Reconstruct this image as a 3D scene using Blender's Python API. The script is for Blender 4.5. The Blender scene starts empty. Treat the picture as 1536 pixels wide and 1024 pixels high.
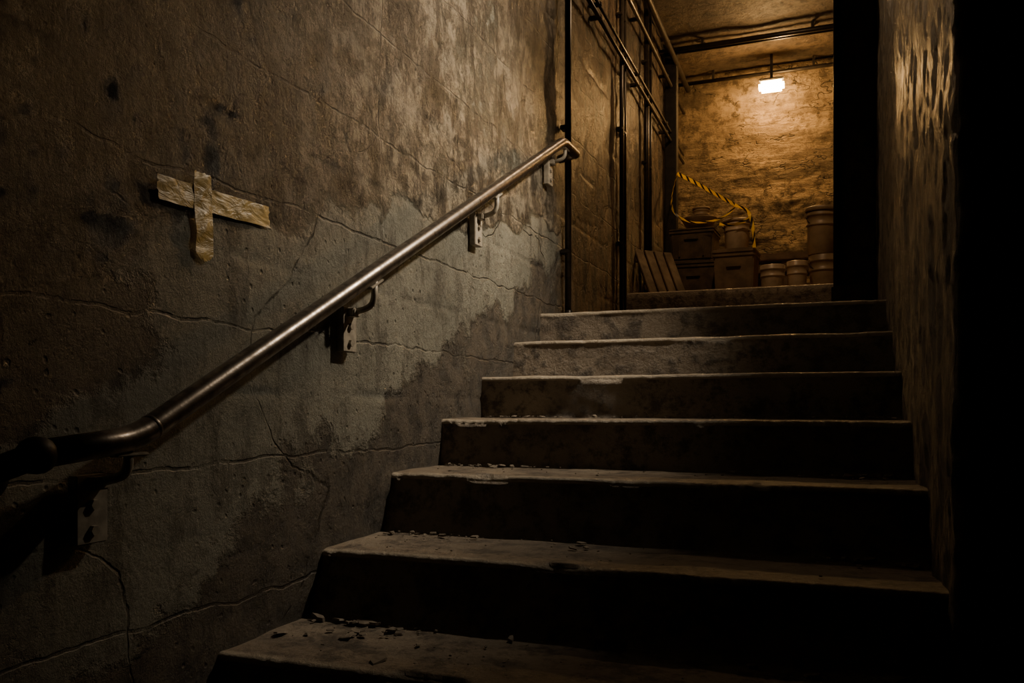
import bpy, bmesh, math, random
from mathutils import Vector, noise, Matrix
random.seed(7)
CZ=1.305
XL,XR=-1.207,0.22
FL=-1.305; CEIL=2.85
YB=7.3
def n3(x,y,z): return noise.noise(Vector((x,y,z)))
def fb(x,y,z,o=4):
    s=0;a=1;t=0
    for i in range(o):
        s+=a*n3(x,y,z);t+=a;a*=.5;x*=2.07;y*=2.07;z*=2.07
    return s/t
def rdg(x,y,z,o=4):
    s=0;a=1;t=0
    for i in range(o):
        s+=a*(1-2*abs(n3(x,y,z)));t+=a;a*=.5;x*=2.11;y*=2.11;z*=2.11
    return s/t
def sst(a,b,x):
    t=max(0,min(1,(x-a)/(b-a)));return t*t*(3-2*t)

# ---------------- node helpers ----------------
class NT:
    def __init__(s,name):
        s.m=bpy.data.materials.new(name);s.m.use_nodes=True
        s.t=s.m.node_tree;s.b=s.t.nodes['Principled BSDF'];s.co=None
    def L(s,a,b): s.t.links.new(a,b)
    def N(s,k): return s.t.nodes.new(k)
    def put(s,inp,v):
        if v is None: return
        if isinstance(v,bpy.types.NodeSocket): s.L(v,inp)
        else:
            if hasattr(inp,'default_value'):
                try: inp.default_value=v
                except Exception: inp.default_value=tuple(v)+(1,)
    def obj(s,scale=(1,1,1)):
        c=s.N('ShaderNodeTexCoord');m=s.N('ShaderNodeMapping');s.L(c.outputs['Object'],m.inputs[0]);m.inputs['Scale'].default_value=scale
        return m.outputs[0]
    def xyz(s,v):
        n=s.N('ShaderNodeSeparateXYZ');s.L(v,n.inputs[0]);return n.outputs
    def math(s,op,a,b=None,c=None,clamp=False):
        n=s.N('ShaderNodeMath');n.operation=op;n.use_clamp=clamp
        for i,v in enumerate((a,b,c)):
            if v is not None: s.put(n.inputs[i],v)
        return n.outputs[0]
    def noise(s,v,sc,det=6,ro=.55,dist=0):
        n=s.N('ShaderNodeTexNoise');s.L(v,n.inputs['Vector']);n.inputs['Scale'].default_value=sc
        n.inputs['Detail'].default_value=det;n.inputs['Roughness'].default_value=ro;n.inputs['Distortion'].default_value=dist
        return n.outputs['Fac']
    def voro(s,v,sc,feat='DISTANCE_TO_EDGE'):
        n=s.N('ShaderNodeTexVoronoi');n.feature=feat;s.L(v,n.inputs['Vector']);n.inputs['Scale'].default_value=sc
        return n.outputs['Distance']
    def warp(s,v,sc,amt,det=3):
        n=s.N('ShaderNodeTexNoise');s.L(v,n.inputs['Vector']);n.inputs['Scale'].default_value=sc;n.inputs['Detail'].default_value=det
        a=s.N('ShaderNodeVectorMath');a.operation='MULTIPLY_ADD';s.L(n.outputs['Color'],a.inputs[0])
        a.inputs[1].default_value=(amt,)*3;s.L(v,a.inputs[2])
        b=s.N('ShaderNodeVectorMath');b.operation='SUBTRACT';s.L(a.outputs[0],b.inputs[0]);b.inputs[1].default_value=(amt*.5,)*3
        return b.outputs[0]
    def rng(s,v,a,b,c=0.,d=1.):
        n=s.N('ShaderNodeMapRange');n.interpolation_type='SMOOTHSTEP';s.put(n.inputs[0],v)
        for i,q in enumerate((a,b,c,d)): n.inputs[i+1].default_value=q
        return n.outputs[0]
    def mix(s,f,a,b,mode='MIX'):
        n=s.N('ShaderNodeMix');n.data_type='RGBA';n.blend_type=mode
        s.put(n.inputs[0],f)
        for i,v in ((6,a),(7,b)):
            if isinstance(v,bpy.types.NodeSocket): s.L(v,n.inputs[i])
            else: n.inputs[i].default_value=tuple(v)+(1,)
        return n.outputs[2]
    def attr(s,name):
        n=s.N('ShaderNodeAttribute');n.attribute_name=name;return n.outputs['Fac']
    def bump(s,h,dist=.01,st=1.,prev=None):
        n=s.N('ShaderNodeBump');n.inputs['Strength'].default_value=st;n.inputs['Distance'].default_value=dist
        s.L(h,n.inputs['Height'])
        if prev is not None: s.L(prev,n.inputs['Normal'])
        return n.outputs[0]
    def fin(s,col=None,rough=None,nor=None,metal=None,spec=None):
        if col is not None: s.put(s.b.inputs['Base Color'],col if isinstance(col,bpy.types.NodeSocket) else tuple(col)+(1,))
        s.put(s.b.inputs['Roughness'],rough);s.put(s.b.inputs['Metallic'],metal);s.put(s.b.inputs['Specular IOR Level'],spec)
        if nor is not None: s.L(nor,s.b.inputs['Normal'])
        return s.m

def mat_leftwall():
    t=NT('plaster_wall');v=t.obj();x,y,z=t.xyz(v)
    R=t.attr('rough');S=t.attr('stain')
    w=t.warp(v,6,.06,6);_,wy,wz=t.xyz(w)
    n1=t.noise(v,1.8,5,.65);n2=t.noise(v,13,9,.78)
    vs=t.noise(t.obj((1,4.5,1.5)),2.6,9,.76)
    pa=t.noise(v,3.6,8,.7)
    n2c=t.math('SUBTRACT',n2,.5)
    Rm=t.rng(t.math('ADD',R,t.math('MULTIPLY',n2c,1.6)),.32,.66)
    Sm=t.rng(t.math('ADD',S,t.math('MULTIPLY',t.math('SUBTRACT',pa,.5),2.4)),.36,.62)
    mott=t.rng(n2,.40,.60)
    smooth=t.mix(t.rng(n1,.3,.65),(.15,.15,.118),(.28,.272,.218))
    smooth=t.mix(t.math('MULTIPLY',t.rng(n2,.53,.62),.6),smooth,(.075,.069,.052))
    smooth=t.mix(t.math('MULTIPLY',t.rng(vs,.50,.62),.8),smooth,(.075,.068,.051))
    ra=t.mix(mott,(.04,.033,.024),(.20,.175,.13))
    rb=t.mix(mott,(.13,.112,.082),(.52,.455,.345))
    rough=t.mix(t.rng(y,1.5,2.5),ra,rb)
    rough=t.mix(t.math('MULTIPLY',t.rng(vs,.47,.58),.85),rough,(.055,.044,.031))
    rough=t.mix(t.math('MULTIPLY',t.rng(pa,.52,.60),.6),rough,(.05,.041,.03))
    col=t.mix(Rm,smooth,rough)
    stain=t.mix(mott,(.012,.009,.006),(.085,.066,.045))
    col=t.mix(t.math('MULTIPLY',Sm,.93),col,stain)
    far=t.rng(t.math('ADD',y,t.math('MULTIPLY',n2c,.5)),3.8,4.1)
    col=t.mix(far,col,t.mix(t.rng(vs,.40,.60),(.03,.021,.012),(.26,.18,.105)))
    fr=t.math('FRACT',t.math('DIVIDE',t.math('ADD',wz,2.82),.30))
    g=t.math('ABSOLUTE',t.math('SUBTRACT',fr,.5))
    groove=t.rng(g,.484,.495)
    fy=t.math('ABSOLUTE',t.math('SUBTRACT',t.math('FRACT',t.math('DIVIDE',t.math('ADD',wy,.67),1.4)),.5))
    gv=t.math('MULTIPLY',t.rng(fy,.4965,.4990),t.rng(z,.45,.6))
    groove=t.math('MULTIPLY',t.math('MAXIMUM',groove,gv),t.rng(n2,.44,.58,.15,1))
    nc=t.noise(t.warp(v,5,.10,6),1.15,1,.5)
    c1=t.rng(t.math('ABSOLUTE',t.math('SUBTRACT',nc,.48)),0,.0028,1,0)
    crack=t.math('MULTIPLY',c1,t.rng(vs,.44,.56,.1,1))
    dark=t.math('MAXIMUM',t.math('MULTIPLY',groove,.7),t.math('MULTIPLY',crack,.75))
    pit=t.math('MULTIPLY',t.rng(t.voro(w,30,'F1'),.06,.20,1,0),t.rng(n1,.42,.55))
    dark=t.math('MAXIMUM',dark,t.math('MULTIPLY',pit,.55))
    col=t.mix(dark,col,(.016,.013,.010))
    h=t.math('MULTIPLY',n2,t.math('ADD',t.math('MULTIPLY',Rm,1.7),.9))
    h=t.math('ADD',h,t.math('MULTIPLY',vs,t.math('ADD',t.math('MULTIPLY',Rm,1.2),.25)))
    h=t.math('ADD',h,t.math('MULTIPLY',pa,t.math('ADD',t.math('MULTIPLY',Rm,1.2),.15)))
    h=t.math('SUBTRACT',h,t.math('MULTIPLY',Rm,1.3))
    h=t.math('SUBTRACT',h,t.math('MULTIPLY',Sm,.45))
    h=t.math('SUBTRACT',h,t.math('MULTIPLY',dark,.55))
    nb=t.bump(h,.026,1.0)
    ro=t.math('ADD',t.math('MULTIPLY',n2,.6),.06)
    return t.fin(col,ro,nb,spec=.65)

def mat_concrete(name,c1,c2,c3,bump=.012,sc=1.,streak=False,ro=.6,spec=.4,crk=0.,nose_highlight=False,layers=False):
    t=NT(name);v=t.obj()
    n1=t.noise(v,2.1*sc,5,.6);n2=t.noise(v,13*sc,9,.74)
    col=t.mix(t.rng(n1,.35,.65),c1,c2)
    col=t.mix(t.rng(n2,.45,.62),col,c3)
    h=n2
    if streak:
        vs=t.noise(t.obj((5,5,1.1)),3.4,9,.78)
        col=t.mix(t.rng(vs,.46,.58),col,c3)
        h=t.math('ADD',h,t.math('MULTIPLY',vs,1.4))
    if layers:
        vs=t.noise(t.obj((1,1,5)),1.6,7,.65)
        col=t.mix(t.math('MULTIPLY',t.rng(vs,.48,.62),.7),col,c3)
        h=t.math('ADD',h,t.math('MULTIPLY',vs,1.5))
    if crk:
        nc=t.noise(t.warp(t.obj((1,1,2.2)),4,.08,5),1.4,4,.6)
        crack=t.rng(t.math('ABSOLUTE',t.math('SUBTRACT',nc,.5)),0,.006,1,0)
        col=t.mix(t.math('MULTIPLY',crack,crk),col,(.012,.01,.008))
        h=t.math('SUBTRACT',h,t.math('MULTIPLY',crack,.4))
    if nose_highlight:
        a=t.math('MULTIPLY',t.attr('nose_highlight'),t.rng(n2,.38,.58,.25,1))
        col=t.mix(a,col,(.44,.375,.285))  # lighter worn nosing, with the bright edge highlight painted into its colour
    return t.fin(col,t.math('ADD',t.math('MULTIPLY',n2,.5),ro-.27),t.bump(h,bump,1.),spec=spec)

def mat_simple(name,c1,c2,ro=.5,metal=0.,sc=20,bump=.002,spec=.5):
    t=NT(name);v=t.obj();n=t.noise(v,sc,4,.6)
    return t.fin(t.mix(t.rng(n,.35,.65),c1,c2),t.math('ADD',t.math('MULTIPLY',n,.3),ro-.15),t.bump(n,bump,.6),metal,spec)

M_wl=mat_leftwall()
M_stair=mat_concrete('stair_concrete',(.18,.142,.102),(.31,.25,.182),(.075,.057,.04),.016,nose_highlight=True,ro=.46,spec=.6)
M_wr=mat_concrete('rough_wall',(.27,.225,.165),(.46,.385,.28),(.045,.035,.024),.04,streak=True,ro=.42,spec=.6)
M_back=mat_concrete('back_concrete',(.18,.13,.074),(.36,.265,.155),(.09,.063,.034),.045,sc=.9,ro=.75,crk=.7,layers=True)
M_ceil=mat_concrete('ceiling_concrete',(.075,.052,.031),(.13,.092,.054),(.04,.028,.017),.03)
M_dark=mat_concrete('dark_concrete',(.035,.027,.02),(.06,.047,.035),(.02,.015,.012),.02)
M_steel=mat_simple('brushed_steel',(.34,.30,.26),(.15,.13,.11),.33,1.,28,.0012)
M_gal=mat_simple('galvanised_bracket',(.42,.375,.30),(.25,.22,.175),.5,.1,30,.001)
M_pipe=mat_simple('painted_conduit',(.05,.04,.03),(.025,.02,.015),.36,.4,18,.002)
M_blk=mat_simple('black_steel',(.02,.018,.015),(.035,.03,.024),.5,.5)
M_chip=mat_simple('plaster_chip',(.24,.20,.15),(.13,.105,.08),.8,0,30,.003)

def link(o): bpy.context.scene.collection.objects.link(o);return o
def mesh_obj(name,verts,faces,mat,smooth=True,parent=None):
    me=bpy.data.meshes.new(name);me.from_pydata(verts,[],faces);me.update()
    if mat: me.materials.append(mat)
    if smooth: me.polygons.foreach_set('use_smooth',[True]*len(me.polygons))
    o=link(bpy.data.objects.new(name,me))
    if parent: o.parent=parent
    return o
def empty(name,loc=(0,0,0)):
    o=link(bpy.data.objects.new(name,None));o.location=loc;o.empty_display_size=.1;return o
def grid(name,us,vs,f,mat,flip=False,attrs=None):
    V=[f(u,v) for u in us for v in vs];nv=len(vs);F=[]
    for i in range(len(us)-1):
        for j in range(nv-1):
            q=(i*nv+j,(i+1)*nv+j,(i+1)*nv+j+1,i*nv+j+1)
            F.append(q[::-1] if flip else q)
    o=mesh_obj(name,V,F,mat)
    if attrs:
        for k,fn in attrs.items():
            a=o.data.attributes.new(k,'FLOAT','POINT');a.data.foreach_set('value',[fn(u,v) for u in us for v in vs])
    return o
def lin(a,b,n): return [a+(b-a)*i/(n-1) for i in range(n)]
def bm_obj(name,bm,mat,parent=None,smooth=False):
    me=bpy.data.meshes.new(name);bm.normal_update();bm.to_mesh(me);bm.free()
    if mat: me.materials.append(mat)
    if smooth: me.polygons.foreach_set('use_smooth',[True]*len(me.polygons))
    o=link(bpy.data.objects.new(name,me))
    if parent:o.parent=parent
    return o
def addbox(bm,c,s,bev=0,rot=None,taper=0):
    r=bmesh.ops.create_cube(bm,size=1);vs=r['verts']
    for v in vs:
        k=1-taper*(0.5-v.co.z)
        v.co=Vector((v.co.x*s[0]*k,v.co.y*s[1]*k,v.co.z*s[2]))
    if bev:
        es=list({e for v in vs for e in v.link_edges})
        r2=bmesh.ops.bevel(bm,geom=es,offset=bev,segments=2,affect='EDGES')
        vs=list({v for f in r2['faces'] for v in f.verts}|{v for v in vs if v.is_valid})
    M=Matrix.Translation(c)@(rot.to_4x4() if rot else Matrix.Identity(4))
    for v in vs: v.co=M@v.co
    return vs
def box(name,c,s,mat,bev=.004,rot=None,parent=None,taper=0):
    bm=bmesh.new();addbox(bm,c,s,bev,rot,taper);return bm_obj(name,bm,mat,parent)
def tube(name,pts,r,mat,parent=None,seg=16,caps=True,fillet=0,fn=6):
    P=[Vector(p) for p in pts]
    if fillet:
        Q=[P[0]]
        for i in range(1,len(P)-1):
            a=(P[i-1]-P[i]);b=(P[i+1]-P[i]);d=min(fillet,a.length*.45,b.length*.45)
            A=P[i]+a.normalized()*d;B=P[i]+b.normalized()*d
            for k in range(fn+1):
                t=k/fn;Q.append(A*(1-t)**2+P[i]*2*t*(1-t)+B*t*t)
        Q.append(P[-1]);P=Q
    V=[];F=[];n=len(P);up=Vector((.13,.31,.94)).normalized();prev=None
    for i,p in enumerate(P):
        T=(P[min(i+1,n-1)]-P[max(i-1,0)]).normalized()
        if prev is None: a=T.cross(up).normalized()
        else: a=(prev-T*prev.dot(T)).normalized()
        prev=a;b=T.cross(a)
        for k in range(seg):
            th=2*math.pi*k/seg;V.append(p+(a*math.cos(th)+b*math.sin(th))*r)
    for i in range(n-1):
        for k in range(seg):
            F.append((i*seg+k,i*seg+(k+1)%seg,(i+1)*seg+(k+1)%seg,(i+1)*seg+k))
    if caps:
        F.append(tuple(range(seg))[::-1]);F.append(tuple((n-1)*seg+k for k in range(seg)))
    return mesh_obj(name,V,F,mat,True,parent)
def lathe(name,prof,mat,loc=(0,0,0),seg=40,parent=None,rot=None):
    V=[];F=[];n=len(prof)
    for k in range(seg):
        th=2*math.pi*k/seg
        for r,z in prof: V.append((r*math.cos(th),r*math.sin(th),z))
    for k in range(seg):
        for j in range(n-1):
            F.append((k*n+j,((k+1)%seg)*n+j,((k+1)%seg)*n+j+1,k*n+j+1))
    o=mesh_obj(name,V,F,mat,True,parent);o.location=loc
    if rot:o.rotation_euler=rot
    return o

# ---------------- LEFT WALL ----------------
def stairline(y): return .4216+.4437*(min(y,3.568)-3.568)
def boundary(y):
    if y<1.9: return .155+.47*(y-1.0)
    if y<2.5: return .578+.03*(y-1.9)
    return .596+.22*(y-2.5)
def roughm(y,z):
    d=z-boundary(y)+.22*fb(y*2.6,z*2.6,3.1,5)
    m=sst(-.06,.06,d)
    q=sst(.0,.06,fb(y*1.3+5,z*1.3,8.1,4)+.03-.35*abs(z-1.15)) if y>2.0 else 0
    return m*(1-.5*q)
def stainm(y,z):
    s=z-stairline(y)
    k=fb(y*3,z*3,9.7)
    m=sst(.40+.4*k,.0,s) if y<3.7 else sst(.5,.0,z-.42)
    m=max(m,.95*sst(.38,.0,math.hypot((y-.95)*.9,(z-.14)*1.5)+.25*k))
    m=max(m,.7*sst(.5,.1,math.hypot((y-.9)*.7,(z-.75)*1.2)+.3*k))
    return m
ys=lin(-1.3,.6,40)[:-1]+lin(.6,4.0,400)[:-1]+lin(4.0,YB,130)
zs=lin(FL,-.85,12)[:-1]+lin(-.85,1.45,260)[:-1]+lin(1.45,CEIL,60)
def wlf(y,z):
    r=roughm(y,z)
    d=.005*fb(y*1.3,z*1.3,0)+ r*(-.006+.014*rdg(y*4,z*3.2,2,5)-.006)+ (1-r)*.0025*fb(y*9,z*9,5)
    d-=.006*stainm(y,z)*(.6+fb(y*9,z*9,7))
    gz=((z-.03)/.30);gz=abs(gz-round(gz))*.30
    d-=.007*math.exp(-(gz/.012)**2)*max(0,.4+fb(y*3,z*3,6)*2)
    return (XL+d,y,z)
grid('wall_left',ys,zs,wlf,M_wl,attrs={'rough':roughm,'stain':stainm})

# ---------------- STAIRS ----------------
NY=[3.568,3.225,2.884,2.536,2.187,1.820,1.440,1.09,.74,.39,.04]
NZ=[.4216,.268,.1125,-.040,-.194,-.362,-.522,-.679,-.835,-.992,-1.148]
prof=[]
order=list(range(10,-1,-1))
def BAT(k): return .006 if k<=2 else (.015 if k==3 else .05)
for idx,k in enumerate(order):
    y,z=NY[k],NZ[k];zb=FL if k==10 else NZ[k+1]
    for i in range(10):
        t=i/9;prof.append((y-BAT(k)*(1-t)**1.3+.002*t,zb+(z-.018-zb)*t,'r',k))
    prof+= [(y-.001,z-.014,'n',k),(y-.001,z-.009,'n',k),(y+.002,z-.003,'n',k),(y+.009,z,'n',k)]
    ye=(NY[k-1]-BAT(k-1)) if k>0 else 4.95
    m=18 if k>0 else 20
    for i in range(1,m): prof.append((y+.009+(ye-y-.009)*i/m,z,'t',k))
for (y,z,zb,ye,k) in ((5.0,.577,.4216,5.3,-1),(5.3,.734,.577,7.3,-2)):
    for i in range(5): prof.append((y,zb+(z-.01-zb)*i/4,'r',k))
    prof.append((y+.01,z,'n',k))
    for i in range(1,9): prof.append((y+.01+(ye-y-.01)*i/8,z,'t',k))
xs=lin(XL-.008,XR+.008,280)
def stf(i,x):
    y,z,kd,k=prof[int(i)]
    if kd=='n':
        if k>=0:
            a=1. if k>=3 else .35
            c=max(0,fb(x*4+k*7,k*3.3,1.7,5)-.02)*.055*a + max(0,n3(x*26,k*5.1,.3)-.30)*.014*a+max(0,n3(x*60,k*5.1,.9))*.005*a
            y+=c*.8;z-=c*.45
            y+=.006*fb(x*1.5,k*9,4)
            z+=.004*fb(x*2,k*2.2,6)
        return (x,y,z)
    if kd=='r':
        d=.006*fb(x*4,z*7,k*3);return (x,y+d+.006*fb(x*1.5,k*9,4),z)
    d=.006*fb(x*5,y*5,k*2.)
    return (x,y,z+d)
grid('stairs',list(range(len(prof))),xs,stf,M_stair,flip=True,attrs={'nose_highlight':lambda i,x:(1. if prof[int(i)][2]=='n' else 0.)})

box('floor',(.3,-.6,FL-.06),(3.2,4.9,.12),M_dark,0)
def plane(name,a,b,c,nu,nv,amp,mat,flip=False,sc=1.2):
    a,b,c=map(Vector,(a,b,c));nrm=(b-a).cross(c-a).normalized()
    def f(u,v):
        p=a+(b-a)*u+(c-a)*v
        return p+nrm*amp*fb(p.x*sc*2,p.y*sc*2,p.z*sc*2)
    return grid(name,lin(0,1,nu),lin(0,1,nv),f,mat,flip)
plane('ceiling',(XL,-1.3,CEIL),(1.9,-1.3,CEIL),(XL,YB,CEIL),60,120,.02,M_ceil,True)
def bwf(x,z):
    w=z+.05*fb(x*1.5,z,2)
    return (x,YB-.015*max(0,fb(x*.8,w*5,1,3))-.035*rdg(x*1.8,z*3.5,5,5),z)
grid('wall_back',lin(XL,.95,150),lin(.3,CEIL,180),bwf,M_back)
plane('wall_front',(XL,-1.3,FL),(1.9,-1.3,FL),(XL,-1.3,CEIL),12,12,.0,M_dark)
plane('wall_side',(1.9,-1.3,FL),(1.9,1.75,FL),(1.9,-1.3,CEIL),12,12,.0,M_dark)
plane('wall_store',(.95,4.4,.3),(.95,YB,.3),(.95,4.4,CEIL),30,30,.02,M_back)
box('floor_store',(.59,5.9,.70),(.72,2.8,.06),M_stair,0)

ss=lin(-1.68,-.10,50)[:-1]+lin(-.10,.30,60)[:-1]+lin(.30,2.56,220)
zz=lin(FL,-.85,10)[:-1]+lin(-.85,1.6,300)[:-1]+lin(1.6,CEIL,40)
def wrf(s,z):
    rag=.014*fb(1.1,z*7,3)+.016*max(0,n3(4,z*18,1)-.05)
    r=.012+max(0,rag)*1.6
    if s<0: x=XR-s;y=1.745
    else: x=XR;y=1.745+s
    e=math.exp(-abs(s)/r)
    x+=e*r*.45;y+=e*r*.45
    d=.014*fb(x*3+y*6,z*1.9,8,5)+.012*(rdg(y*7,z*3.2,2,5)-.5)
    if s<0: return (x,y+d*min(1,-s*10),z)
    return (x-d,y,z)
grid('wall_right',ss,zz,wrf,M_wr)
pe=empty('door_frame')
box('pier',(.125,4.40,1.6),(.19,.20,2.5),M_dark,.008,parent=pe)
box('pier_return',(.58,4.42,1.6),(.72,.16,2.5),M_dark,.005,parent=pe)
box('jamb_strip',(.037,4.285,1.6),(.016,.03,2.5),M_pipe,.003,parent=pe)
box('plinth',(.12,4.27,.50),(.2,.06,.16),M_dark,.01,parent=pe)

# ---------------- HANDRAIL ----------------
hr=empty('handrail');RX=-1.115;RR=.0225
tube('rail',[(RX,.925,-.072),(RX,1.112,-.055),(RX,3.60,1.196),(RX,3.80,1.196)],RR,M_steel,hr,28,True,.045,8)
tube('rail_end_return',[(RX,3.795,1.196),(XL+.004,3.83,1.19)],RR*.9,M_steel,hr,20)
tube('rail_start_return',[(RX,.925,-.072),(XL+.004,.90,-.105)],.021,M_blk,hr,20)
lathe('elbow_knuckle',[(0,-.029),(.012,-.027),(.021,-.021),(.027,-.012),(.029,0),(.027,.012),(.021,.021),(.012,.027),(0,.029)],M_blk,(RX,.922,-.073),parent=hr)
lathe('end_collar',[(0,-.0),(.040,0),(.040,.012),(.026,.02),(0,.02)],M_blk,(XL+.002,.90,-.105),parent=hr,rot=(0,math.pi/2,0))
lathe('weld_collar',[(RR+.0002,-.004),(RR+.0009,-.002),(RR+.0009,.002),(RR+.0002,.004)],M_steel,(RX,1.15,-.036),parent=hr,rot=(-math.atan2(1,.503),0,0))
for i,(by,dz) in enumerate(((1.085,-.176),(1.911,.204),(2.782,.642),(3.62,1.07))):
    railz=-.055+.503*(by-1.112) if by>1.112 else -.058
    if by>3.6: railz=1.196
    bm=bmesh.new()
    addbox(bm,(XL+.016,by,dz),(.022,.066,.118),.002)
    addbox(bm,(XL+.032,by+.004,dz+.045),(.03,.034,.022),.003)
    for sz in (-.036,.008):
        r=bmesh.ops.create_cone(bm,cap_ends=True,segments=6,radius1=.010,radius2=.009,depth=.009)
        for v in r['verts']: v.co=Matrix.Translation((XL+.030,by,dz+sz))@(Matrix.Rotation(math.pi/2,4,'Y')@v.co)
    bm_obj('bracket_plate_%d'%(i+1),bm,M_gal,hr)
    tube('bracket_arm_%d'%(i+1),[(XL+.03,by+.004,dz+.045),(RX,by+.012,dz+.06),(RX,by+.016,railz-RR+.01)],.0085,M_gal,hr,12,True,.03,6)
    box('saddle_%d'%(i+1),(RX,by+.016,railz-RR-.001),(.022,.07,.006),M_gal,.002,Matrix.Rotation(math.atan(.503) if 1.11<by<3.6 else 0,3,'X'),hr)

# ---------------- MASKING TAPE ----------------
def mat_tape():
    t=NT('masking_tape');v=t.obj();n=t.noise(t.obj((1,1,2)),16,5,.6,1.2);n2=t.noise(v,12,6,.7)
    col=t.mix(t.rng(n2,.38,.62),(.42,.285,.085),(.68,.49,.18))
    return t.fin(col,t.math('ADD',t.math('MULTIPLY',n,.3),.22),t.bump(n,.006,.8),spec=.6)
M_tape=mat_tape()
mt=empty('masking_tape_cross')
def strip(name,p0,p1,w,off,seed,tear=0):
    n=90;m=12;p0=Vector(p0);p1=Vector(p1);d=(p1-p0);ln=d.length;d.normalize();q=Vector((-d.y,d.x))
    V=[];F=[]
    for i in range(n+1):
        for j in range(m+1):
            u=i/n;v=j/m-.5
            e=.006*n3(seed,v*9,0)*(1 if u in (0,1) else 0)
            vv=v*(1-tear*(u-.93)/.07*.55) if (u>.93 and tear) else v
            p=p0+d*(ln*u+e+ (tear*.012*(.25-abs(v)) if u==1 else 0))+q*(w*vv+.0015*n3(u*8,seed,v))
            base=sum(wlf(p.x+a,p.y+b)[0] for a,b in ((0,0),(.012,0),(-.012,0),(0,.012),(0,-.012)))/5
            wr=.0025*max(0,n3(u*ln*38+seed,v*3+u*7,seed))+.0025*max(0,n3(u*ln*14,v*2.2,seed*3))
            V.append((base*.5+(XL)*.5+.0045+off+wr,p.x,p.y))
    for i in range(n):
        for j in range(m):
            a=i*(m+1)+j;F.append((a,a+1,a+m+2,a+m+1))
    return mesh_obj(name,V,F,M_tape,True,mt)
strip('tape_horizontal',(1.262,.425),(1.603,.437),.048,0,1.3)
strip('tape_vertical',(1.384,.482),(1.386,.302),.050,.002,4.1,1)

# ---------------- CONDUITS ----------------
cp=empty('conduit_pipe')
tube('riser_pipe',[(XL+.035,3.87,.43),(XL+.035,3.87,CEIL-.01)],.016,M_pipe,cp,14)
lathe('foot_flange',[(0,0),(.034,0),(.034,.012),(.02,.02),(.017,.04)],M_pipe,(XL+.038,3.87,.427),parent=cp)
for z in (.75,1.35,2.0): box('clamp_%d'%int(z*100),(XL+.022,3.87,z),(.044,.05,.022),M_pipe,.004,parent=cp)
def vp(y,r,z0):
    e=empty('conduit_pipe')
    tube('riser_pipe',[(XL+.032,y,z0),(XL+.032,y,CEIL-.01)],r,M_pipe,e,12)
    for z in (1.0,1.7,2.4): box('clamp',(XL+.02,y,z),(.04,.05,.02),M_pipe,.004,parent=e)
vp(5.01,.014,.59);vp(5.10,.009,.59);vp(5.76,.018,.74);vp(5.9,.010,.74)
box('steel_post',(XL+.05,6.66,1.79),(.09,.10,2.1),M_blk,.006)
for i,(z,xo,r) in enumerate(((2.12,.02,.012),(2.19,.02,.009),(2.55,.025,.014),(2.74,.06,.022))):
    e=empty('wall_conduit_run')
    tube('run',[(XL+xo+.03,2.5,z),(XL+xo+.03,7.24,z-.02)],r,M_pipe,e,12)
    for y in (3.2,4.4,5.4,6.4): box('saddle',(XL+xo*.5+.02,y,z-.003*(y-2.5)),(xo+.05,.025,.022),M_pipe,.004,parent=e)
for (y,z,r) in ((6.55,2.79,.020),(6.63,2.80,.014),(7.2,2.76,.016)):
    e=empty('ceiling_pipe');tube('run',[(XL+.0,y,z),(.95,y,z)],r,M_pipe,e,12)
    for x in (-.9,-.1,.6): box('hanger',(x,y,(z+CEIL)/2),(.02,.02,CEIL-z),M_pipe,.002,parent=e)

# ---------------- STORE OBJECTS ----------------
PZ=.739
M_box=mat_simple('storage_box_plastic',(.15,.10,.06),(.075,.052,.032),.5,0,12,.003)
M_card=mat_simple('worn_cardboard',(.26,.175,.10),(.16,.11,.065),.75,0,9,.004)
M_buc=mat_simple('dirty_bucket_plastic',(.36,.26,.155),(.22,.155,.09),.42,0,7,.002)
M_jar=mat_simple('cream_tub_plastic',(.58,.45,.31),(.40,.30,.20),.4,0,10,.002)
M_grey=mat_simple('grimy_bucket',(.30,.22,.14),(.18,.125,.075),.45,0,8,.003)
M_wood=mat_simple('old_timber',(.20,.135,.08),(.10,.067,.04),.7,0,10,.006)
def crate(loc,s,mat,rz=0,lid=True,name='storage_box'):
    e=empty(name,loc);e.rotation_euler=(0,0,rz)
    bm=bmesh.new()
    addbox(bm,(0,0,s[2]*.45),(s[0],s[1],s[2]*.9),.008,taper=.08)
    addbox(bm,(0,0,s[2]*.86),(s[0]+.016,s[1]+.016,.022),.004)
    for sx in (-1,1):
        addbox(bm,(sx*s[0]*.28,-s[1]*.5+.006,s[2]*.4),(.012,.014,s[2]*.62),.003)
    addbox(bm,(0,-s[1]*.5-.003,s[2]*.66),(.10,.02,.028),.006)
    bm_obj('body',bm,mat,e)
    if lid:
        bm=bmesh.new()
        addbox(bm,(0,0,s[2]*.93),(s[0]+.024,s[1]+.024,s[2]*.08),.008)
        addbox(bm,(0,0,s[2]*.985),(s[0]-.05,s[1]-.05,s[2]*.03),.004)
        bm_obj('lid',bm,mat,e)
    return e
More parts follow.
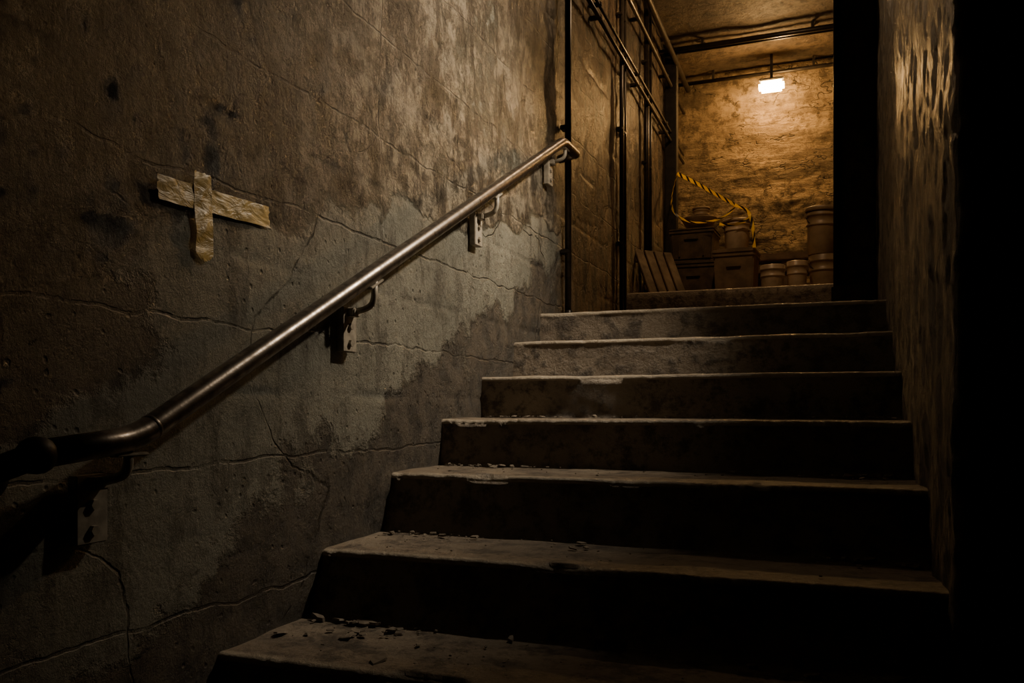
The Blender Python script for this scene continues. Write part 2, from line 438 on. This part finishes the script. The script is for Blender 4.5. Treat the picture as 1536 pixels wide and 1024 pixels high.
def bucket(loc,r,h,mat,lid=True,tilt=0,name='plastic_bucket',handle=True):
    e=empty(name,loc);e.rotation_euler=(tilt,tilt*.4,random.random()*.6)
    rb=r*.82
    lathe('body',[(0,0),(rb,0),(rb+.003,.006),(r*.93,h*.62),(r*.935,h*.63),(r*1.0,h*.64),(r*1.0,h*.67),(r*.95,h*.68),(r*.97,h*.84),(r*1.03,h*.85),(r*1.03,h*.88),(r*.99,h*.89),(r,h*.99),(r*.97,h),(r*.95,h*.97),(r*.80,.012),(0,.012)],mat,parent=e)
    if lid:
        lathe('lid',[(0,h*1.02),(r*.80,h*1.02),(r*.84,h*1.045),(r*1.05,h*1.045),(r*1.08,h*1.03),(r*1.08,h*.955),(r*1.05,h*.95),(r*1.04,h*.99),(0,h*.995)],mat,parent=e)
    if handle:
        pts=[(r*1.05*math.cos(a),-r*.5*math.sin(a)-.02*math.sin(a),h*.86-r*.85*math.sin(a)) for a in lin(0,math.pi,16)]
        tube('bail_handle',pts,.003,M_blk,e,8)
        for sx in (-1,1): box('lug',(sx*r*1.03,0,h*.86),(.02,.03,.03),mat,.004,parent=e)
    return e
crate((-.92,6.34,PZ),(.33,.34,.34),M_box,.03)
crate((-.925,6.34,PZ+.343),(.31,.32,.235),M_box,-.04)
crate((-.600,6.10,PZ),(.275,.28,.37),M_card,-.05)
bucket((-.60,6.12,PZ+.374),.092,.205,M_jar,True)
def bowl(loc,r,h,mat,name):
    e=empty(name,loc)
    lathe('bowl',[(0,0),(r*.6,0),(r*.8,h*.3),(r*.97,h*.8),(r*1.06,h),(r*1.06,h*1.04),(r*.95,h*1.0),(r*.76,h*.35),(0,h*.1)],mat,parent=e)
    return e
PB=PZ+.343+.238
bowl((-.89,6.30,PB),.125,.075,M_grey,'plastic_basin')
bucket((-.875,6.30,PB+.012),.06,.14,M_buc,True,name='paint_tin',handle=False)
bucket((-.343,5.90,PZ),.082,.215,M_jar,False,name='food_tub',handle=False)
bucket((-.190,6.00,PZ),.068,.25,M_jar,False,name='food_tub',handle=False)
bucket((-.012,6.13,PZ),.108,.30,M_buc,False,handle=True)
bucket((-.030,6.13,PZ+.305),.112,.31,M_buc,True,.05)
e=empty('timber_shelf')
for i,(y,z,h) in enumerate(((6.68,1.04,.05),(6.84,1.16,.05),(7.04,1.20,.05))):
    box('board_%d'%i,(-.30,y,z),(1.1,.19,h),M_wood,.005,parent=e)
for x in (-.8,-.3,.2):
    box('leg',(x,6.90,(PZ+1.135)/2),(.06,.24,1.135-PZ),M_wood,.005,parent=e)
    box('leg_low',(x,6.68,(PZ+1.015)/2),(.06,.12,1.015-PZ),M_wood,.005,parent=e)
lb=empty('leaning_pallet',(-.99,5.56,PZ+.008));lb.rotation_euler=(0,-.50,-.75)
for i in range(4): box('slat_%d'%i,(0,-.12+.08*i,.18),(.018,.066,.36),M_wood,.003,parent=lb)
for z in (.06,.29): box('rail_%d'%int(z*100),(-.018,0,z),(.018,.31,.04),M_wood,.003,parent=lb)

def mat_caution():
    t=NT('caution_tape_film');u=t.N('ShaderNodeUVMap').outputs[0];x,y,z=t.xyz(u)
    f=t.math('FRACT',t.math('ADD',t.math('MULTIPLY',x,1.),t.math('MULTIPLY',y,.5)))
    col=t.mix(t.math('GREATER_THAN',f,.62),(.95,.66,.04),(.02,.015,.01))
    t.fin(col,.35)
    tr=t.N('ShaderNodeBsdfTranslucent');t.L(col,tr.inputs[0])
    mx=t.N('ShaderNodeMixShader');mx.inputs[0].default_value=.5
    t.L(t.b.outputs[0],mx.inputs[1]);t.L(tr.outputs[0],mx.inputs[2])
    out=[n for n in t.t.nodes if n.type=='OUTPUT_MATERIAL'][0];t.L(mx.outputs[0],out.inputs[0])
    return t.m
M_ct=mat_caution()
ct=empty('caution_tape')
def ribbon(name,pts,w,tw=1.):
    P=[Vector(p) for p in pts];Q=[]
    for i in range(len(P)-1):
        a=P[max(i-1,0)];b=P[i];c=P[i+1];d=P[min(i+2,len(P)-1)]
        for k in range(14):
            t=k/14;Q.append(.5*((2*b)+(c-a)*t+(2*a-5*b+4*c-d)*t*t+(3*b-a-3*c+d)*t**3))
    Q.append(P[-1]);V=[];F=[];U=[];s=0
    for i,p in enumerate(Q):
        T=(Q[min(i+1,len(Q)-1)]-Q[max(i-1,0)]).normalized()
        a=T.cross(Vector((0,1,0))).normalized();b=T.cross(a)
        th=.6*math.sin(i*.09*tw)+.2;d=a*math.cos(th)+b*math.sin(th)
        if i: s+=(Q[i]-Q[i-1]).length
        V+=[p-d*w/2,p+d*w/2];U+=[(s/.12,0),(s/.12,1)]
    for i in range(len(Q)-1): F.append((2*i,2*i+1,2*i+3,2*i+2))
    o=mesh_obj(name,V,F,M_ct,True,ct);uv=o.data.uv_layers.new(name='UVMap')
    for l in o.data.loops: uv.data[l.index].uv=U[l.vertex_index]
ribbon('span',[(-1.10,6.58,1.83),(-.94,6.38,1.70),(-.78,6.18,1.56),(-.60,5.97,1.405)],.028,.5)
ribbon('drape',[(-.60,5.97,1.405),(-.52,5.97,1.36),(-.485,5.95,1.28),(-.47,5.93,1.18),(-.465,5.92,1.09)],.022,2)
ribbon('wrap',[(-1.10,6.60,1.84),(-1.09,6.3,1.60),(-1.06,6.14,1.45),(-1.0,6.12,1.38),(-.90,6.11,1.335),(-.76,6.08,1.33),(-.66,6.00,1.345),(-.60,5.97,1.39)],.014,1.5)
ribbon('wrap_low',[(-.71,6.02,1.29),(-.62,5.99,1.27),(-.53,6.01,1.30),(-.49,6.0,1.33)],.020,1.5)

# ---------------- LAMPS ----------------
t=NT('lamp_glass');em=t.b;em.inputs['Emission Color'].default_value=(1,.62,.25,1);em.inputs['Emission Strength'].default_value=70;em.inputs['Base Color'].default_value=(1,.8,.5,1)
M_em=t.m
lp=empty('bulkhead_lamp',(-.418,7.03,2.59))
box('diffuser',(0,0,-.005),(.195,.10,.075),M_em,.02,parent=lp)
box('housing',(0,0,.042),(.19,.10,.018),M_blk,.006,parent=lp)
box('stem',(0,0,.15),(.022,.022,.21),M_blk,.003,parent=lp)
def light(name,typ,loc,power,col,parent=None,**k):
    d=bpy.data.lights.new(name,typ);d.energy=power;d.color=col
    for a,b in k.items(): setattr(d,a,b)
    o=link(bpy.data.objects.new(name,d));o.location=loc
    if parent:o.parent=parent
    return o
light('glow','POINT',(0,-.03,-.10),30,(1,.54,.18),lp,shadow_soft_size=.05)
cl=empty('added_corridor_fill',(-.55,4.75,2.62))  # unseen fill light with fixture, added to brighten box fronts, right wall and nosings
box('housing',(0,0,.09),(.16,.16,.05),M_blk,.01,parent=cl)
light('glow','POINT',(0,0,0),23,(1,.65,.35),cl,shadow_soft_size=.05)
box('stem',(0,0,.17),(.022,.022,.12),M_blk,.003,parent=cl)
KP=Vector((.05,3.0,1.75))
kl=empty('stairwell_lamp',KP)
box('housing',(.0,0,.10),(.14,.3,.06),M_blk,.01,parent=kl)
box('stem',(0,0,.6),(.03,.03,.98),M_blk,.003,parent=kl)
s=light('beam','SPOT',(0,0,0),215,(1,.83,.62),kl,shadow_soft_size=.04,spot_size=math.radians(87),spot_blend=1.0)
s.rotation_euler=(Vector((-1.207,2.78,.74))-KP).to_track_quat('-Z','Y').to_euler()

# ---------------- RUBBLE ----------------
bm=bmesh.new()
def chip(x,y,z,r,th=.25):
    n=random.randint(4,7);a0=random.random()*6;pts=[];sq=random.uniform(.4,.9);ra=random.random()*3
    for i in range(n):
        a=a0+2*math.pi*i/n;q=r*(.5+.6*random.random());X=q*math.cos(a);Y=q*sq*math.sin(a)
        pts.append((X*math.cos(ra)-Y*math.sin(ra),X*math.sin(ra)+Y*math.cos(ra)))
    h=r*th*random.uniform(.6,1.8);R=Matrix.Rotation((random.random()-.5)*.4,3,'X')@Matrix.Rotation((random.random()-.5)*.4,3,'Y')
    c=Vector((x,y,z+h*.5+.003))
    lo=[bm.verts.new(c+R@Vector((p[0],p[1],-h/2))) for p in pts]
    hi=[bm.verts.new(c+R@Vector((p[0]*.85,p[1]*.85,h/2))) for p in pts]
    bm.faces.new(lo[::-1]);bm.faces.new(hi)
    for i in range(n): bm.faces.new((lo[i],lo[(i+1)%n],hi[(i+1)%n],hi[i]))
for k in range(1,8):
    y0=NY[k];y1=NY[k-1]-BAT(k-1);z=NZ[k]+.002
    big=1.1+.16*max(0,k-3)
    for i in range(38 if k>2 else 22):
        x=XL+.03+abs(random.gauss(0,.22));y=y1-.012-abs(random.gauss(0,.04))
        chip(x,y,z,(.0025+.016*random.random()**3)*big,.18)
    for i in range(38 if k>2 else 16):
        x=XR-.02-abs(random.gauss(0,.14));y=y1-.012-abs(random.gauss(0,.05))
        chip(x,y,z,(.0025+.016*random.random()**3)*big,.2)
    for i in range(50):
        chip(random.uniform(XL+.05,XR-.05),random.uniform(y0+.03,y1-.01),z,random.uniform(.0015,.005),.4)
for i in range(16): chip(XL+.18+random.gauss(0,.08),1.66+random.gauss(0,.04),NZ[6]+.002,random.uniform(.008,.026),.08)
chip(-.86,1.50,NZ[6]+.002,.034,.08);chip(-.60,2.02,NZ[5]+.002,.018);chip(-.57,2.04,NZ[5]+.002,.012)
bm_obj('plaster_rubble',bm,M_chip)

# ---------------- WORLD / CAMERA ----------------
w=bpy.data.worlds.new('World');bpy.context.scene.world=w;w.use_nodes=True
w.node_tree.nodes['Background'].inputs[0].default_value=(.5,.45,.4,1);w.node_tree.nodes['Background'].inputs[1].default_value=.004
cd=bpy.data.cameras.new('Camera');cam=link(bpy.data.objects.new('Camera',cd))
cd.sensor_width=36;cd.lens=36*1250/1536;cd.shift_y=98/1536;cd.clip_start=.02
cam.rotation_euler=(math.pi/2,0,math.radians(20.7))
bpy.context.scene.camera=cam
bpy.context.view_layer.update()
for o in bpy.context.scene.objects:
    if o.parent is None: o.location.z+=CZ
